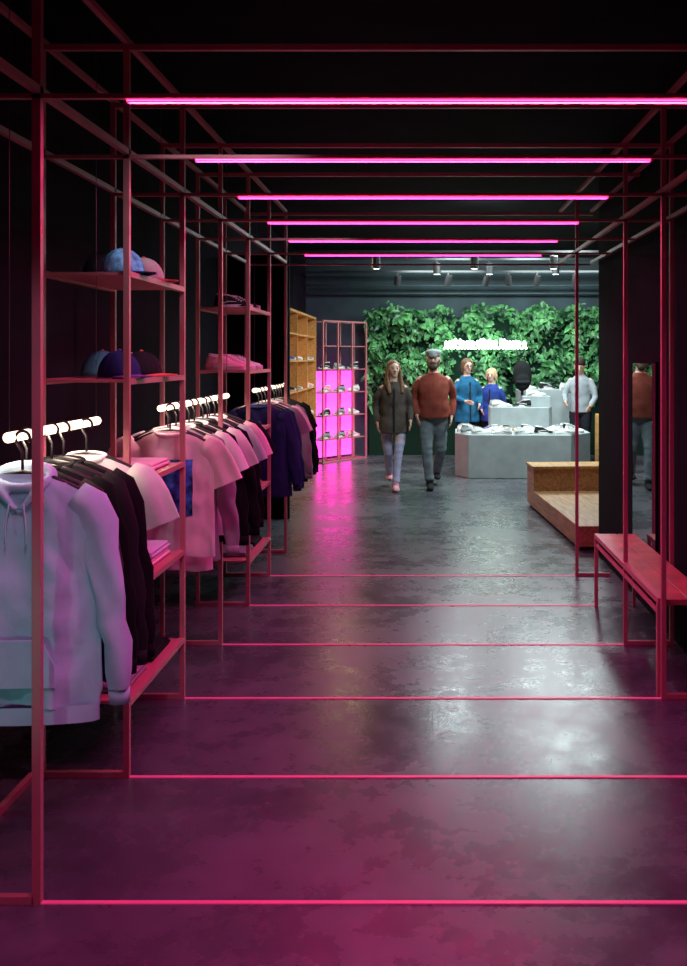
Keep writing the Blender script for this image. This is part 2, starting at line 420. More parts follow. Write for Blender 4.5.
garment('hoodie', 'hoodie', 'pale aqua long-sleeved hoodie on a black hanger', aqua, dk(0)+.125, .73, True, True, .25, .68, 0.05, 1, x=-1.265, thick=.026)
r1 = [('sweatshirt','dark olive sweatshirt',olive,.70,True,3.135),('sweatshirt','black sweatshirt',black,.74,True,3.235),
      ('sweatshirt','charcoal sweatshirt',blk2,.72,True,3.335),('sweatshirt','black long sweatshirt',black,.80,True,3.435)]
for i,(nm,lb,m_,L_,lg,y) in enumerate(r1):
    garment(nm, nm.replace('_','-'), lb+' hanging on the glowing rail', m_, y, L_, lg, False, .235, .66, random.uniform(-.05,.05), 3+i, x=XC+random.uniform(-.012,.012), thick=.018, fa=.6)
garment('t_shirt', 't-shirt', 'white t-shirt at the end of the glowing rail', white, 3.60, .50, False, False, .235, .6, -.1, 12, x=-1.275, thick=.02, fa=.8)
r2 = [('t_shirt','pale pink t-shirt with a blue print',pinkf,.62,False),('t_shirt','pale pink t-shirt',pinkf,.72,False),('sweatshirt','mauve grey sweatshirt',mauve,.70,True),
      ('t_shirt','white t-shirt',white,.60,False),('sweatshirt','black sweatshirt',black,.66,True),('t_shirt','white t-shirt',white,.58,False),
      ('sweatshirt','black sweatshirt',black,.66,True),('t_shirt','pale lavender t-shirt',lav,.60,False),('sweatshirt','black sweatshirt',black,.74,True),('t_shirt','pale pink t-shirt',pinkf,.60,False),('t_shirt','black t-shirt',black,.72,False)]
for i,(nm,lb,m_,L_,lg) in enumerate(r2):
    y = dk(2)+.15+i*.128 if i < 6 else 5.56+.13*(i-6)
    garment(nm, nm.replace('_','-'), lb+' hanging on the glowing rail', m_, y, L_, lg, False, .23, .62, random.uniform(-.05,.05), 20+i, x=(-1.265 if i==0 else XC+random.uniform(-.012,.012)), thick=.018, fa=.8, prt=(i==0))
r3 = [('sweatshirt','navy sweatshirt',navy,.70,True),('sweatshirt','navy sweatshirt',navy,.74,True),('t_shirt','mid grey t-shirt',greyf,.64,False),('t_shirt','pale pink t-shirt',pinkf,.62,False),
      ('sweatshirt','mauve grey sweatshirt',mauve,.72,True),('t_shirt','charcoal t-shirt',blk2,.66,False),('sweatshirt','black sweatshirt',black,.74,True),('sweatshirt','black long sweatshirt',black,.76,True)]
for i,(nm,lb,m_,L_,lg) in enumerate(r3):
    y = dk(5)+.20+i*.165 if i < 4 else 8.17+.14*(i-4)
    garment(nm, nm.replace('_','-'), lb+' hanging on the glowing rail', m_, y, L_, lg, False, .23, .62, random.uniform(-.07,.07), 40+i, x=XC+.02, thick=.022, fa=.8)
for o in [HG]+list(HG.children): bpy.data.objects.remove(o)

# ---------------- caps ----------------
def cap(x, y, z, rz, m, label, bm=None):
    e = empty('baseball_cap', (x,y,z), label, 'cap', 'caps on the pink shelves', rotz=rz)
    mb = MB().ell((0,0,.012), (.080,.092,.100), 24, 8, -.1, 1.0)
    obj('crown', mb, m, e, smooth=True)
    sm=MB()
    for q in range(3):
        a=q*math.pi/3
        sm.limb([(.0805*math.cos(t)*math.cos(a), .0925*math.cos(t)*math.sin(a), .012+.1005*math.sin(t)) for t in [math.pi*i/12 for i in range(13)]],[.0012]*13,5,rnd=False)
    obj('seams', sm, m, e)
    v=[];f=[]; N=12
    for j,ex in enumerate((0,.35,.7,1)):
        for i in range(N+1):
            a = math.radians(-65+130*i/N)
            v.append((math.sin(a)*(.080+ex*.008), -math.cos(a)*.086-ex*.075*max(0,math.cos(a*1.3)), .006+.012*(math.cos(a)-.6)-ex*.006))
    for j in range(3):
        for i in range(N): f.append((j*(N+1)+i, j*(N+1)+i+1, (j+1)*(N+1)+i+1, (j+1)*(N+1)+i))
    b = MB(); b.v=v; b.f=f
    o = obj('brim', b, bm or m, e, smooth=True); md = o.modifiers.new('s','SOLIDIFY'); md.thickness=.004
    obj('top_button', MB().ell((0,0,.113),(.009,.009,.006),8,4), bm or m, e, smooth=True)
blue = fab('sky_blue',(.12,.46,.85),.7,34); red = fab('coral',(.75,.14,.12)); teal = fab('teal',(.05,.35,.32)); purple=fab('violet',(.14,.08,.3)); orange=fab('orange',(.8,.3,.06)); palecap=fab('white_pink',(.75,.6,.62))
cap(-1.25, 3.95, SH[0]+.004, 1.2, blue, 'light blue patterned baseball cap on a pink shelf', navy)
cap(-1.27, 4.32, SH[0]+.004, 1.5, palecap, 'white and red baseball cap on a pink shelf', red)
cap(-1.40, 4.14, SH[0]+.004, .4, blk2, 'dark baseball cap on a pink shelf')
cap(-1.25, 3.91, SH[1]+.004, 1.1, navy, 'navy baseball cap on a pink shelf', purple)
cap(-1.39, 4.12, SH[1]+.004, 2.5, teal, 'teal baseball cap on a pink shelf', orange)
cap(-1.26, 4.25, SH[1]+.004, 1.6, blk2, 'charcoal baseball cap with coral brim on a pink shelf', red)
cap(-1.39, 4.44, SH[1]+.004, 2.2, palecap, 'white baseball cap with orange brim on a pink shelf', orange)
# ---------------- folded clothes ----------------
def folded(x,y,z,m,label,h=.03,rz=0,w=.13,d=.15):
    e = empty('folded_top', (x,y,z), label, 'folded clothing', 'folded clothes on the pink shelves', rotz=rz)
    mb = MB()
    for i,(hh) in enumerate((0,.5)):
        mb.box(-w+.004*i, w-.006*i, -d, d-.01*i, h*hh, h*(hh+.47))
    obj('folded_body', mb, m, e, bevel=.006, smooth=False)
    obj('collar', MB().limb([(.05*math.cos(a*.4), -.07+.03*math.sin(a*.4), h-.003) for a in range(17)], [.004]*17, 6, (0,0,1), rnd=False), m, e, smooth=True)
for si,z in ((2,SH[2]),(3,SH[3]),(4,SH[4])):
    for j,y in enumerate((3.98, 4.37)):
        h=0.0
        for q in range({2:1,3:2,4:1}[si]):
            mm = {2:[pinkf,pinkf],3:[lav,pinkf],4:[mauve,black]}[si][(j+q)%2]
            folded(-1.33, y, z+.004+h, mm, mm.name.replace('_fabric','').replace('_',' ')+' folded top stacked on a pink shelf'); h += .0335
for si in (2,3,4):
    for j,y in enumerate((6.6, 6.95)):
        folded(-1.33, y, SH[si]+.004, [navy,greyf,black][(si+j)%3], 'dark folded top on a pink shelf')

# ---------------- sneakers ----------------
def build_sneaker(um, sm, lm):
    e = empty('sneaker', (0,0,-5), 'sneaker', 'sneaker')
    st = [(-.14,.02,.06),(-.132,.034,.09),(-.11,.040,.108),(-.07,.040,.100),(-.03,.038,.098),(.01,.040,.080),(.05,.046,.060),(.09,.048,.050),(.12,.040,.042),(.138,.022,.028)]
    rings=[]
    for x,w,h in st:
        ring=[]
        for i in range(14):
            a=math.pi*2*i/14
            cy=math.cos(a); cz=math.sin(a)
            ring.append((x, w*cy*(1 if cz<0 else (1-.35*cz*(h/.09))), .018+(h-.018)*max(0,cz)))
        rings.append(ring)
    obj('upper', MB().loft(rings), um, e, smooth=True)
    def outl(sc):
        L=[]
        for i in range(24):
            a=2*math.pi*i/24; x=.148*math.cos(a); w=.044+.008*math.cos(a)
            L.append((x*sc, w*math.sin(a)*sc - .004*math.sin(a*.5)))
        return L
    obj('sole', MB().prism(outl(1.0),0,.030), sm, e, bevel=.004)
    obj('collar', MB().limb([(-.075+.045*math.cos(a*math.pi/8), .026*math.sin(a*math.pi/8), .102-.004*math.cos(a*math.pi/8)) for a in range(17)],[.006]*17,6,(0,0,1),rnd=False), lm, e, smooth=True)
    mb=MB()
    for i in range(5):
        x=-.01+i*.018; z=.094-i*.0095
        mb.limb([(x,-.02,z-.006),(x,0,z+.004),(x,.02,z-.006)],[.0028]*3,5,(1,0,0),rnd=False)
    obj('laces', mb, um if lm.name.startswith('shoe_black') else lm, e)
    sd=MB()
    for s in (-1,1): sd.limb([(-.07,s*.039,.038),(-.02,s*.040,.052),(.04,s*.042,.050)],[.005,.004,.002],6,(0,0,1))
    obj('side_stripe', sd, lm, e, smooth=True)
    return e
cw = fab('shoe_white',(.80,.80,.78)); cb = fab('shoe_black',(.02,.02,.022)); cg=fab('shoe_grey',(.30,.32,.33)); ct=fab('shoe_tan',(.45,.28,.13)); cpk=fab('shoe_pink',(.85,.40,.50)); cbl=fab('shoe_blue',(.06,.12,.4))
PR=[]
for um,sm,lm,t in ((cw,'white',cg,'white'),(cb,'white',cw,'black'),(cg,'white',cb,'grey'),(ct,'white',cb,'tan'),(cpk,'white',cw,'pink'),(cbl,'white',cw,'blue')):
    PR.append((build_sneaker(um,sm,lm),t))
def shoe(i,loc,rz,where,grp):
    p,t=PR[i]; copy_thing(p,loc,rz,t+' lace-up sneaker '+where,grp)
def pair(i,x,y,z,rz,where,grp,gap=.12):
    for s in (-1,1):
        shoe(i,(x-s*gap/2*math.sin(rz),y+s*gap/2*math.cos(rz),z),rz,where,grp)
G='sneakers on the pink shelves'
pair(4,-1.32,6.50,SH[1]+.004,-.25,'on a pink shelf',G,.14); pair(0,-1.32,6.85,SH[1]+.004,-.2,'on a pink shelf',G,.14)
pair(1,-1.32,6.75,SH[0]+.004,-.2,'on a pink shelf',G,.14)

# ---------------- central plinths ----------------
pl=[(.62,13.0),(2.02,12.95),(2.36,13.4),(2.37,14.15),(.48,14.15),(.45,13.35)]
cx,cy=1.4,13.6
obj('display_plinth', MB().prism([(x-cx,y-cy) for x,y in pl],0,.6),'concrete',loc=(cx,cy,0),bevel=.01,label='low pale grey angular display plinth covered with sneakers',cat='display plinth')
obj('display_plinth', MB().prism([(-.45,-.16),(-.30,-.2),(.40,-.2),(.46,-.05),(.46,.22),(-.45,.22)],0,.34),'concrete',loc=(1.42,13.90,.601),bevel=.01,label='pale grey faceted block standing on the low display plinth',cat='display plinth')
obj('display_plinth', MB().prism([(-.2,-.12),(.2,-.12),(.2,.12),(-.2,.12)],0,.15),'concrete',loc=(1.66,13.97,.942),bevel=.006,label='small pale grey block on top of the plinths',cat='display plinth')
G='sneakers on the grey plinths'
row=[(.80,0,.3),(1.09,0,2.8),(1.38,0,.4),(1.67,1,-.4),(1.96,0,2.7)]
for x,i,rz in row: shoe(i,(x,13.08+.02*math.sin(x*9),.602),rz,'on the low grey plinth',G)
row=[(.66,2,.3),(.95,0,2.9),(1.24,3,.2),(1.53,0,-.2),(1.82,0,3.0),(2.12,0,.4)]
for x,i,rz in row: shoe(i,(x,13.27+.02*math.sin(x*7),.602),rz,'on the low grey plinth',G)
row=[(.62,0,.2),(.93,5,2.9),(1.22,0,.2),(1.52,1,.1),(1.82,0,3.0),(2.14,0,.3)]
for x,i,rz in row: shoe(i,(x,13.46+.015*math.sin(x*5),.602),rz,'on the low grey plinth',G)
for x,y,i in ((.68,13.68,0),(.68,13.92,2),(2.14,13.68,1),(2.14,13.92,0)): shoe(i,(x,y,.602),.15,'on the low grey plinth',G)
for x,i,rz in ((1.14,0,.2),(1.30,1,2.9)): shoe(i,(x if i==0 else 1.43,13.78,.942),.1 if i==0 else 3.1,'on the raised grey block',G)
for x,i,rz in ((1.12,2,.1),): shoe(i,(x,13.98,.942),rz,'on the raised grey block',G)
shoe(0,(1.66,13.92,1.093),.1,'on the small top block',G); shoe(0,(1.66,14.03,1.093),.2,'on the small top block',G)

obj('display_plinth', MB().prism([(-.5,-.2),(.5,-.2),(.5,.2),(-.5,.2)],0,1.15),'concrete',loc=(2.0,15.2,0),bevel=.01,label='tall pale grey display block beside the planted wall',cat='display plinth')
for i in range(3): shoe([0,1,0][i],(1.66+i*.32,15.12,1.152),.2*i,'on the tall grey display block',G)
e=empty('backpack',(1.52,14.55,.0),'black backpack on a slim black display stand','backpack')
obj('stand', MB().limb([(0,0,.01),(0,0,1.15)],[.02,.02],10).prism([(.16*math.cos(i*math.pi/8),.16*math.sin(i*math.pi/8)) for i in range(16)],0,.015),'black',e)
mb=MB(); mb.ell((0,0,1.38),(.15,.10,.24)); mb.ell((0,-.08,1.28),(.12,.06,.13))
blob('bag_body',mb,fab('bag_black',(.012,.012,.014)),e,.015,3)
obj('strap', MB().limb([(-.05,0,1.60),(-.03,0,1.67),(.03,0,1.67),(.05,0,1.60)],[.01]*4,8),black,e,smooth=True)
obj('pocket', MB().limb([(-.08,-.13,1.28),(.08,-.13,1.28)],[.03,.03],10),blk2,e,smooth=True)

obj('wooden_plinth', MB().box(-.25,.25,-.2,.2,0,.82),'woodo',loc=(2.82,14.0,0),bevel=.006,label='orange wooden display block',cat='display plinth')
e=empty('step_bench',(1.17,10.68,0),'two-level oak seating step with a low deck','seating step',rotz=.062)
obj('deck', MB().box(0,1.6,-2.55,-.42,.03,.21),'wood',e,bevel=.006)
obj('base', MB().box(.03,1.6,-2.5,-.02,0,.03),'black',e)
obj('upper_seat', MB().box(0,1.6,-.42,0,.03,.45),'wood',e,bevel=.006)
obj('seat_board', MB().box(-.01,1.6,-.43,.01,.45,.48),'woodo',e,bevel=.004)

# ---------------- left back ----------------
obj('partition_panel', MB().box(-.32,.30,-.04,.04,0,2.7),'wallR',loc=(-1.67,9.75,0),label='black freestanding partition panel beside the clothes',cat='partition')
e=empty('wooden_shelving',(-1.80,13.0,0),'tall orange pine shelving unit lit from inside','shelving unit')
obj('back_panel', MB().box(-.16,-.14,-1.6,1.6,0,2.27),'woodo',e)
obj('side_panel', MB().box(-.14,.16,-1.6,-1.57,0,2.27),'woodo',e)
obj('side_panel', MB().box(-.14,.16,1.57,1.6,0,2.27),'woodo',e)
obj('top_panel', MB().box(-.14,.16,-1.57,1.57,2.24,2.27),'woodo',e)
for yy in (-.53,.53): obj('divider', MB().box(-.14,.155,yy-.012,yy+.012,0.02,2.24),'woodo',e)
for z in (.02,.4,.8,1.2,1.6,1.95):
    obj('shelf_board', MB().box(-.139,.15,-1.569,1.569,z,z+.022),'woodo',e)
    if z>.3: obj('light_strip', MB().box(-.135,-.115,-1.56,1.56,z-.012,z-.001),'plasterpost',e)
for z in (.4,.8,1.2,1.6):
    for j in range(5):
        y=11.65+j*.66
        shoe((int(z*10)+j)%6,(-1.79,y,z+.024),.1*j-.1,'on the orange pine shelving','sneakers on the pine shelving')

def rack(px,py,ang,Ln,D,bays,label,H=2.22):
    e=empty('pink_rack',(px,py,0),label,'display rack','pink open display racks',rotz=ang)
    t=.012; dx=math.cos(ang); dy=math.sin(ang)
    for q in range(bays+1):
        x=Ln*q/bays
        for yy in (0,D): obj('post', MB().box(x-t,x+t,yy-t,yy+t,0,H),'pink',e)
    mb=MB()
    for z in (0.0,H):
        mb.box(0,Ln,-t*.9,t*.9,z,z+.024).box(0,Ln,D-t*.9,D+t*.9,z,z+.024)
        for q in range(bays+1):
            x=Ln*q/bays; mb.box(x-t*.9,x+t*.9,0,D,z,z+.024)
    obj('frame_bars',mb,'pink',e)
    zs=(.35,.72,1.09,1.46,1.83)
    for z in zs: obj('shelf_board', MB().box(t,Ln-t,t,D-t,z,z+.016),'shelfpink',e)
    obj('light_panel', MB().box(.10,Ln-.03,D+.016,D+.026,.06,1.44),'magglow',e,label='continuous glowing magenta back panel')
    for z in zs[:4]:
        for q in range(bays):
            lx=Ln*(q+.5)/bays; ly=D*.5
            shoe(random.choice([0,4,1,2]),(px+lx*dx-ly*dy,py+lx*dy+ly*dx,z+.018),ang+random.choice([0,math.pi])+random.uniform(-.1,.1),'in a pink open rack','sneakers in the pink racks')
rack(-1.56,14.82,math.atan2(.86,.62),1.06,.26,3,'pink open metal display rack with magenta glow')

# ---------------- plant wall ----------------
random.seed(3)
mb=MB()
X0,X1,Z0,Z1=-.92,4.0,.85,2.62
for i in range(6000):
    x=random.uniform(X0-.03,X1); z=random.uniform(Z0,Z1+.06)
    edge=.20*noise.noise(Vector((x*2.7,3.1,1)))+.08*noise.noise(Vector((x*9,1.1,4)))
    if z>Z1-.10+edge: continue
    cl=noise.noise(Vector((x*2.4,z*2.4,5)))
    if cl<-.2 and random.random()<.8: continue
    dep=.12+.32*max(0,cl+.3)+random.uniform(-.05,.05)
    c=Vector((x,YB-dep,z)); s=random.choice([random.uniform(.03,.06),random.uniform(.05,.11)])
    up=Vector((random.uniform(-.8,.8),random.uniform(-.8,-.1),random.uniform(-1.2,.1))).normalized()
    nrm=Vector((random.uniform(-.7,.7),-1,random.uniform(-.3,1.1))).normalized()
    a=up.cross(nrm).normalized(); nrm=a.cross(up).normalized()
    o=len(mb.v); ww=random.uniform(.7,1.15)
    mb.v+=[tuple(c),tuple(c+up*s*.45+a*s*.48*ww+nrm*s*.12),tuple(c+up*s*1.1+a*s*.36*ww+nrm*s*.05),tuple(c+up*s*1.75-nrm*s*.25),tuple(c+up*s*1.1-a*s*.36*ww+nrm*s*.05),tuple(c+up*s*.45-a*s*.48*ww+nrm*s*.12),tuple(c+up*s*.8-nrm*s*.05)]
    mb.f+=[(o,o+1,o+6),(o+1,o+2,o+6),(o+2,o+3,o+6),(o+3,o+4,o+6),(o+4,o+5,o+6),(o+5,o,o+6)]
mb.v=[(x,y-YB,z) for x,y,z in mb.v]
obj('foliage_wall',mb,'leaf',loc=(0,YB,0),label='dense green leafy vertical garden covering the wall',cat='living wall',kind='stuff')
obj('planting_panel',MB().box(X0,X1,-.05,-.002,0,Z1-.28),fab('moss',(.008,.03,.018)),loc=(0,YB,0),label='dark green mossy backing panel of the living wall',cat='backing panel')

e=empty('neon_sign',(1.05,15.62,1.87),'glowing white neon script sign on the green plant wall','neon sign')
random.seed(11)
x=-.70
while x<.66:
    h=random.choice([.10,.11,.13,.10,.14]); wv=random.uniform(.05,.07)
    pts=[(x+wv*(t/8)+.026*math.sin(t*math.pi/4),0,-.06+h*(1-math.cos(t*math.pi/4))/2*1.1) for t in range(9)]
    obj('neon_stroke',MB().limb(pts,[.015]*9,8),'sign',e,smooth=True)
    x+=wv+ (.025 if random.random()<.2 else -.010)
obj('mount_bar',MB().box(-.74,.74,.02,.035,-.012,.012),'black',e)

for z,y in ((3.05,15.6),(2.86,15.9),(3.2,14.6),(2.74,16.05)):
    obj('ceiling_pipe',MB().limb([(-1.95,0,0),(5.05,0,0)],[.022,.022],10,(0,0,1)),'duct',loc=(0,y,z),smooth=True,label='dark teal service pipe running across the room',cat='pipe',group='service pipes')
for y,z in ((12.2,3.0),(15.0,3.0),(13.6,3.05)):
    obj('light_track',MB().box(-1.6,4.0,-.02,.02,0,.03),'black',loc=(0,y,z),label='black ceiling track for spotlights',cat='light track',group='light tracks')
def spot(x,y,z,ang,big=False):
    e=empty('track_spotlight',(x,y,z),'black cylindrical track spotlight','spotlight','track spotlights')
    obj('bracket',MB().box(-.01,.01,-.012,.012,-.07,-.001),'black',e)
    d=Vector((math.sin(ang[0]),math.sin(ang[1]),-1)).normalized(); c=Vector((0,0,-.12))
    obj('lamp_housing',MB().limb([c-d*.08,c+d*.08],[.05,.055],16,(1,0,0),rnd=False),'black',e,smooth=False)
    obj('lens',MB().limb([c+d*.081,c+d*.084],[.042,.042],16,(1,0,0),rnd=False),'spot',e)
for x,y in ((.66,12.2),(1.68,12.2),(-.6,12.2),(2.5,12.2)): spot(x,y,3.0,(0,.2))
for x in (-.4,.4,1.0,1.35,1.8,2.4,3.0): spot(x,15.0,3.0,(random.uniform(-.3,.3),.5))
for x in (.2,.95,1.9): spot(x,13.6,3.05,(0,.1))

# ---------------- people ----------------
skin=mat('skin',(.72,.44,.34),.55,0,.08,12); lips=mat('lips',(.5,.2,.18),.5)
def person(label,H,loc,rz,topm,pantm,shoem,hairm,hem=.86,bulk=1.0,legs=None,arms=None,style='short',pitch=0,yaw=0,belly=0,extra=None,coat=False,hs=1.0,lw=1.0,shw=1.0):
    sc=H/1.75
    e=empty('person',loc,label,'person',rotz=rz); e.scale=(sc,)*3
    if legs is None: legs=[((-.09,.0,.5),(-.1,.03,.085)),((.09,0,.5),(.1,.0,.085))]
    if arms is None: arms=[((-.25,.02,1.13),(-.27,-.05,.88)),((.25,.02,1.13),(.27,-.05,.88))]
    R=Matrix.Translation(Vector((0,0,1.52)))@Matrix.Rotation(yaw,4,'Z')@Matrix.Rotation(pitch,4,'X')@Matrix.Scale(hs,4)@Matrix.Translation(Vector((0,0,-1.52)))
    ht=lambda v: (R@v)
    b=bulk; bs=shw
    torso=[(.86,.13,.10),(.93,.155*b,.115*b),(1.02,.15*b,.11*b),(1.12,.14*b,.105*b),(1.25,.15*b,.115*b),(1.36,.170*bs,.115*b),(1.43,.155*bs,.10),(1.475,.10,.075),(1.51,.058,.058)]
    def ring(z,rx,ry,dy=0,n=20): return [(rx*math.cos(2*math.pi*i/n),dy+ry*math.sin(2*math.pi*i/n),z) for i in range(n)]
    body=MB(); body.loft([ring(*t) for t in torso])
    for s,(kn,an) in zip((-1,1),legs):
        body.limb([(s*.085,0,.9),(s*.088+.0,kn[1]*.5,.70),kn,((kn[0]+an[0])/2,(kn[1]+an[1])/2+.02,(kn[2]+an[2])/2+.02),an],[.085,.078,.055,.052,.035],12)
        body.limb([(an[0],an[1]+.04,an[2]-.045),(an[0],an[1]-.06,an[2]-.05),(an[0],an[1]-.15,an[2]-.06)],[(.03,.03),(.035,.03),(.03,.018)],10,(0,0,1))
    for s,(el,wr) in zip((-1,1),arms):
        body.limb([(s*.155*bs,0,1.41),((s*.17*bs+el[0])/2+s*.008,el[1]/2,1.28),el,((el[0]+wr[0])/2,(el[1]+wr[1])/2,(el[2]+wr[2])/2),wr],[.05,.05,.04,.036,.026],12)
        w=Vector(wr); d=(w-Vector(el)).normalized(); side=d.cross(Vector((1,0,0))).normalized()
        out=Vector((-s,0,0))
        body.limb([w,w+d*.04,w+d*.085],[(.026,.018),(.038,.016),(.038,.014)],10,(1,0,0))
        for q,(off,ln) in enumerate(((-.029,.065),(-.010,.078),(.010,.072),(.029,.055))):
            p=w+d*.085+side*off
            body.limb([p,p+d*ln*.5+out*.006,p+d*ln*.9+out*.022],[.0095,.009,.0075],7)
        p=w+d*.03-side*.03 if (side.y>0) else w+d*.03+side*.03
        fr=Vector((0,-1,0))
        body.limb([p,p+d*.03+fr*.02,p+d*.06+fr*.028+out*.01],[.012,.0105,.009],7)
    st=len(body.v)
    body.limb([(0,.01,1.46),(0,.0,1.53),(0,-.005,1.58)],[.058,.054,.054],14)
    body.ell((0,.0,1.66),(.075,.092,.095),18,12); body.limb([(0,-.035,1.62),(0,-.055,1.575)],[(.055,.05),(.036,.032)],12)
    body.limb([(0,-.09,1.66),(0,-.106,1.635)],[.010,.015],8)
    for s in (-1,1): body.ell((s*.077,.005,1.645),(.012,.02,.032),8,6)
    body.xf(ht,st)
    blob('body',body,skin,e,.0085,2)
    for s in (-1,1):
        obj('eye',MB().ell((s*.03,-.087,1.668),(.011,.007,.006),8,6).xf(ht),'black',e,smooth=True)
        obj('eyebrow',MB().limb([(s*.016,-.091,1.688),(s*.032,-.089,1.692),(s*.046,-.080,1.687)],[.0035]*3,6).xf(ht),hairm,e,smooth=True)
    obj('mouth',MB().limb([(-.022,-.089,1.606),(0,-.095,1.604),(.022,-.089,1.606)],[(.005,.004)]*3,8).xf(ht),lips,e,smooth=True)
    if pantm:
        tr=MB(); tr.loft([ring(.84,.14,.11),ring(.93,.17*b,.128*b),ring(1.03,.165*b,.124*b)])
        for s,(kn,an) in zip((-1,1),legs):
            m=((kn[0]+an[0])/2,(kn[1]+an[1])/2+.015,(kn[2]+an[2])/2)
            tr.limb([(s*.085,0,.90),(s*.09,kn[1]*.5,.70),kn,m,(an[0],an[1]+.005,an[2]+.02)],[.103*lw,.093*lw,.073*lw,.066*lw,.058*lw],14,rnd=False)
        o=blob('trousers',tr,pantm,e,.012,3)
        for v in o.data.vertices:
            v.co += v.normal*noise.noise(Vector((v.co.x*7,v.co.y*7,v.co.z*18)))*.008
    for s,(kn,an) in zip((-1,1),legs):
        x,y,z=an; z0=z-.083
        sh=MB(); sh.limb([(x,y+.05,z0+.042),(x,y-.05,z0+.04),(x,y-.14,z0+.034),(x,y-.18,z0+.028)],[(.042,.04),(.047,.038),(.047,.032),(.036,.024)],12,(0,0,1)); sh.limb([(x,y+.01,z0+.04),(x,y+.005,z0+.12)],[.05,.047],12)
        blob('shoe',sh,shoem,e,.01,1)
    tp=MB(); lv=[]
    if hem<.9:
        lv.append((hem,(.215 if coat else .178)*b,(.155 if coat else .135)*b)); 
        if coat: lv.append((.95,.195*b,.145*b))
    lv+=[(1.02 if hem<1.0 else hem,.178*b,.135*b+belly*.6),(1.14,.168*b,.13*b+belly),(1.26,.174*b,.138*b+belly*.5),(1.36,.185*bs,.138*b),(1.43,.165*bs,.118),(1.475,.11,.092),(1.50,.078,.076)]
    if .9<=hem<1.0: lv.insert(0,(hem,.172*b,.132*b+belly*.3))
    tp.loft([ring(z,rx,ry,-(belly*.4 if z<1.3 else 0)) for z,rx,ry in lv])
    for s,(el,wr) in zip((-1,1),arms):
        w=Vector(wr); el_=Vector(el)
        tp.limb([(s*.145*bs,0,1.395),((s*.17*bs+el[0])/2+s*.010,el[1]/2,1.28),el,(el_+w)/2,w-(w-el_).normalized()*.01],[.064,.060,.051,.047,.039],14,rnd=False)
    if coat:
        tp.limb([(-.08,.04,1.47),(0,.085,1.48),(.08,.04,1.47),(.05,-.05,1.45)],[.035,.045,.035,.025],10,(0,0,1))
        tp.limb([(-.08,.04,1.47),(-.05,-.05,1.45)],[.035,.025],10,(0,0,1))
    o=blob('coat' if coat else 'sweater',tp,topm,e,.012,3)
    for v in o.data.vertices:
        n_=noise.noise(Vector((v.co.x*7,v.co.y*7,v.co.z*11)))
        v.co += v.normal*n_*.009
    if coat:
        obj('zip_placket',MB().box(-.012,.012,-.01,.0,hem+.02,1.40).xf(lambda v: Vector((v.x, v.y-(.152*b-.02*max(0,(v.z-1.2)/.25)), v.z))),'black',e)
    hr=MB()
    if style=='long':
        hr.ell((0,.024,1.690),(.086,.094,.088),16,10)
        for s in (-1,1): hr.limb([(s*.055,.01,1.72),(s*.082,.0,1.64),(s*.090,-.02,1.54),(s*.090,-.09,1.44),(s*.080,-.13,1.36)],[(.03,.04),(.020,.042),(.026,.042),(.032,.028),(.022,.012)],10)
        hr.limb([(0,.07,1.70),(0,.085,1.58),(0,.10,1.46),(0,.13,1.38)],[.06,(.08,.04),(.09,.035),(.06,.02)],12)
    elif style=='bob':
        hr.ell((0,.022,1.692),(.09,.096,.086),16,10)
        for s in (-1,1): hr.limb([(s*.06,.01,1.72),(s*.085,.005,1.64),(s*.08,-.01,1.57)],[(.03,.045),(.022,.05),(.015,.035)],10)
        hr.limb([(0,.07,1.70),(0,.08,1.58)],[(.07,.04),(.075,.025)],12)
    elif style=='short':
        hr.ell((0,.018,1.700),(.089,.100,.084),16,10)
    elif style=='cap':
        hr.ell((0,.03,1.66),(.080,.078,.07),16,10)
    hr.xf(ht); 
    blob('hair',hr,hairm,e,.009,3)
    if extra: extra(e,ht)
    return e
denim=fab('grey_denim',(.15,.18,.20),.25); ldenim=fab('pale_denim',(.46,.44,.64)); rust=fab('rust_knit',(.25,.055,.038),.2); parka=fab('olive_brown_parka',(.10,.08,.068),.3)
brownh=mat('light_brown_hair',(.20,.09,.04),.5,0,.35,30); dbrownh=mat('brown_hair',(.13,.06,.03),.5,0,.3,30); greyh=mat('grey_brown_beard',(.10,.065,.045),.6,0,.3,30,spec=.2); blondh=mat('blond_hair',(.55,.38,.2),.5,0,.3,30)
def man_extra(e,ht):
    mb=MB(); mb.ell((0,-.060,1.572),(.058,.058,.046),14,8)
    for s in (-1,1): mb.limb([(s*.066,-.02,1.65),(s*.060,-.05,1.60),(s*.04,-.07,1.575)],[.02,.024,.024],8)
    mb.limb([(-.035,-.088,1.618),(0,-.100,1.624),(.035,-.088,1.618)],[.009]*3,8)
    blob('beard',mb.xf(ht),greyh,e,.007,2)
    cp=MB(); cp.ell((0,.0,1.745),(.105,.12,.042),18,8); cp.limb([(0,0,1.70),(0,0,1.735)],[(.09,.1),(.095,.108)],18,(0,1,0),rnd=False); cp.limb([(-.04,-.10,1.715),(0,-.125,1.712),(.04,-.10,1.715)],[(.01,.03)]*3,10,(0,0,1))
    blob('flat_cap',cp.xf(ht),fab('cap_grey',(.36,.39,.41)),e,.009,2,label='pale grey wool flat cap')
person('walking man in rust knit sweater, grey jeans and flat cap',1.71,(.135,12.15,0),.06,rust,denim,cb,greyh,hem=.91,bulk=1.16,belly=.04,hs=1.08,lw=1.0,shw=1.12,yaw=-.15,
  legs=[((-.10,-.14,.51),(-.065,-.24,.085)),((.10,.04,.49),(.065,.32,.15))],arms=[((-.258,.05,1.14),(-.225,-.12,.94)),((.268,.10,1.15),(.235,-.01,.92))],style='cap',extra=man_extra)
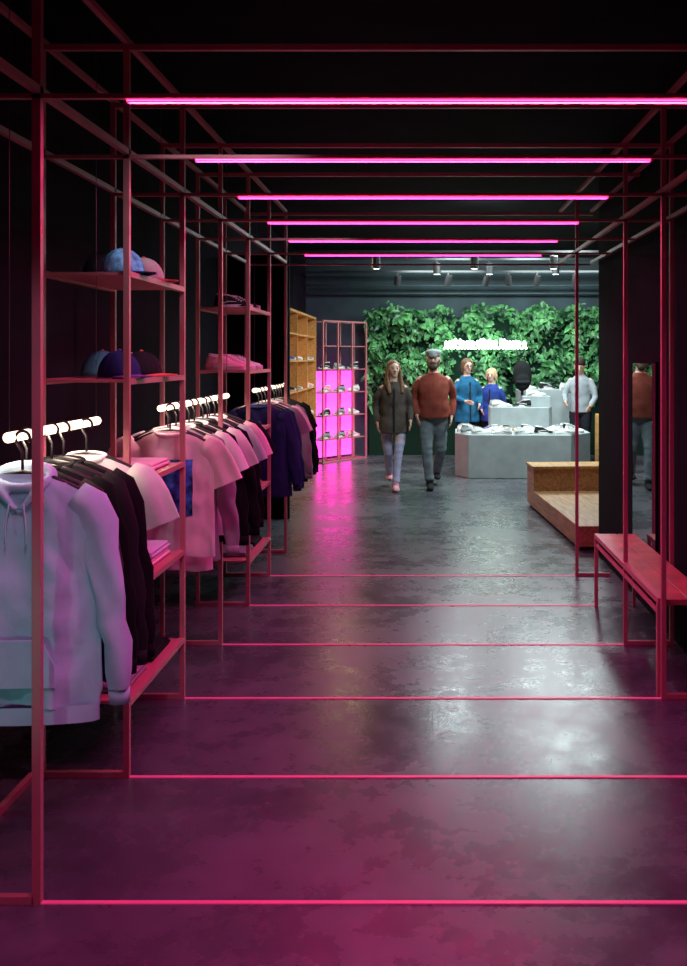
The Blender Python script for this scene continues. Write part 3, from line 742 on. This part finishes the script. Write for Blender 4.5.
person('walking girl with long brown hair, dark parka and pale jeans',1.58,(-.375,12.02,0),.10,parka,ldenim,cpk,brownh,hem=.78,bulk=1.04,coat=True,hs=1.10,lw=.86,shw=.98,yaw=.2,
  legs=[((-.07,.04,.49),(-.035,.32,.16)),((.06,-.14,.51),(.015,-.26,.085))],arms=[((-.25,.08,1.15),(-.225,-.01,.92)),((.24,-.01,1.14),(.225,-.17,.95))],style='long')
def glasses(e,ht):
    mb=MB()
    for s in (-1,1): mb.limb([(s*.032+.022*math.cos(a*math.pi/6),-.098,1.668+.018*math.sin(a*math.pi/6)) for a in range(13)],[.003]*13,5,(0,1,0),rnd=False)
    mb.limb([(-.01,-.1,1.67),(.01,-.1,1.67)],[.003,.003],5)
    obj('glasses',mb.xf(ht),'black',e)
bluej=fab('bright_blue_coat',(.02,.12,.24),.3); blue2=fab('royal_blue_coat',(.03,.06,.28),.3); greyt=fab('light_grey_sweat',(.32,.35,.38))
dkt=fab('dark_trousers',(.02,.02,.03))
person('woman in bright blue coat and glasses looking at products',1.60,(.68,14.75,0),.35,bluej,dkt,cb,dbrownh,hem=.72,coat=True,bulk=1.05,hs=1.1,
  arms=[((-.25,-.02,1.14),(-.12,-.24,1.08)),((.25,.0,1.13),(.14,-.22,1.02))],style='bob',extra=glasses,pitch=.15)
person('blond woman in royal blue coat standing beside the plinth',1.44,(1.10,15.2,0),-.35,blue2,dkt,cb,blondh,hem=.78,coat=True,bulk=1.05,hs=1.15,
  arms=[((-.25,-.02,1.14),(-.14,-.22,1.0)),((.25,.0,1.13),(.25,-.06,.9))],style='bob',pitch=.1)
person('person in light grey top bending over the shoe display',1.62,(2.42,14.60,0),-.3,greyt,dkt,cb,mat('dark_hair',(.03,.02,.018),.6,0,.3,30,spec=.2),hem=.88,bulk=1.0,hs=1.08,
  arms=[((-.25,-.08,1.15),(-.20,-.30,1.06)),((.25,-.06,1.13),(.2,-.28,1.0))],style='short',pitch=.45)
for p,t in PR:
    for c in list(p.children): bpy.data.objects.remove(c)
    bpy.data.objects.remove(p)

# ---------------- lights ----------------
area('shop_lamp',(1.95,12.3,3.15),.45,95,(.80,.98,.97),sy=1.2)
area('shop_lamp',(.5,13.2,3.2),.5,55,(.78,.97,.98))
area('shop_lamp',(1.5,13.2,3.2),.5,58,(.82,.98,1.0))
area('wall_wash',(.3,14.7,3.1),1.2,36,(.85,1,.95),rot=(math.radians(38),0,0),sy=.3)
area('wall_wash',(2.2,14.7,3.1),1.6,42,(.85,1,.95),rot=(math.radians(38),0,0),sy=.3)
area('shop_lamp',(.7,9.9,3.2),.6,55,(.78,.96,.98),rot=(math.radians(25),0,0))
area('shelf_lamp',(-1.1,13.2,2.9),.3,14,(1,.7,.4),rot=(0,math.radians(-35),0),sy=1.5)
spotl('added_rack_fill',(-.35,.9,2.8),(-1.25,3.0,.95),38,(.74,.76,1.0),36)  # added fill without a fixture, brightens the hoodie front
spotl('added_teal_fill',(-1.75,1.25,.5),(-1.36,3.0,.80),11,(.2,1.0,.8),32,.8)  # added low teal fill, no such lamp here, tints the lower hoodie
spotl('added_rack_fill',(-.4,2.9,3.1),(-1.3,4.9,1.1),32,(.92,.85,1.0),34)  # added fill for the garments on the second rail, no fixture
spotl('added_rack_fill',(-.3,3.1,3.0),(-1.3,4.15,1.8),14,(.85,.9,1),34)  # added fill to lift the cap shelves, source unseen
spotl('added_rack_fill',(-.4,5.6,3.1),(-1.3,7.3,1.15),22,(.85,.80,1),38)  # added fill for the far rail and its shelves, no fixture
w=bpy.data.worlds.new('world'); S.world=w; w.use_nodes=True
w.node_tree.nodes['Background'].inputs[0].default_value=(.35,.25,.6,1); w.node_tree.nodes['Background'].inputs[1].default_value=.02

# ---------------- camera ----------------
c=bpy.data.cameras.new('camera'); co=bpy.data.objects.new('camera',c); COL.objects.link(co); S.camera=co
co.location=(0,0,CH); co.rotation_euler=(math.radians(90),0,0)
c.sensor_fit='AUTO'; c.sensor_width=36; c.lens=F/966*36
c.shift_x=-79.5/966; c.shift_y=-125/966; c.clip_start=.05
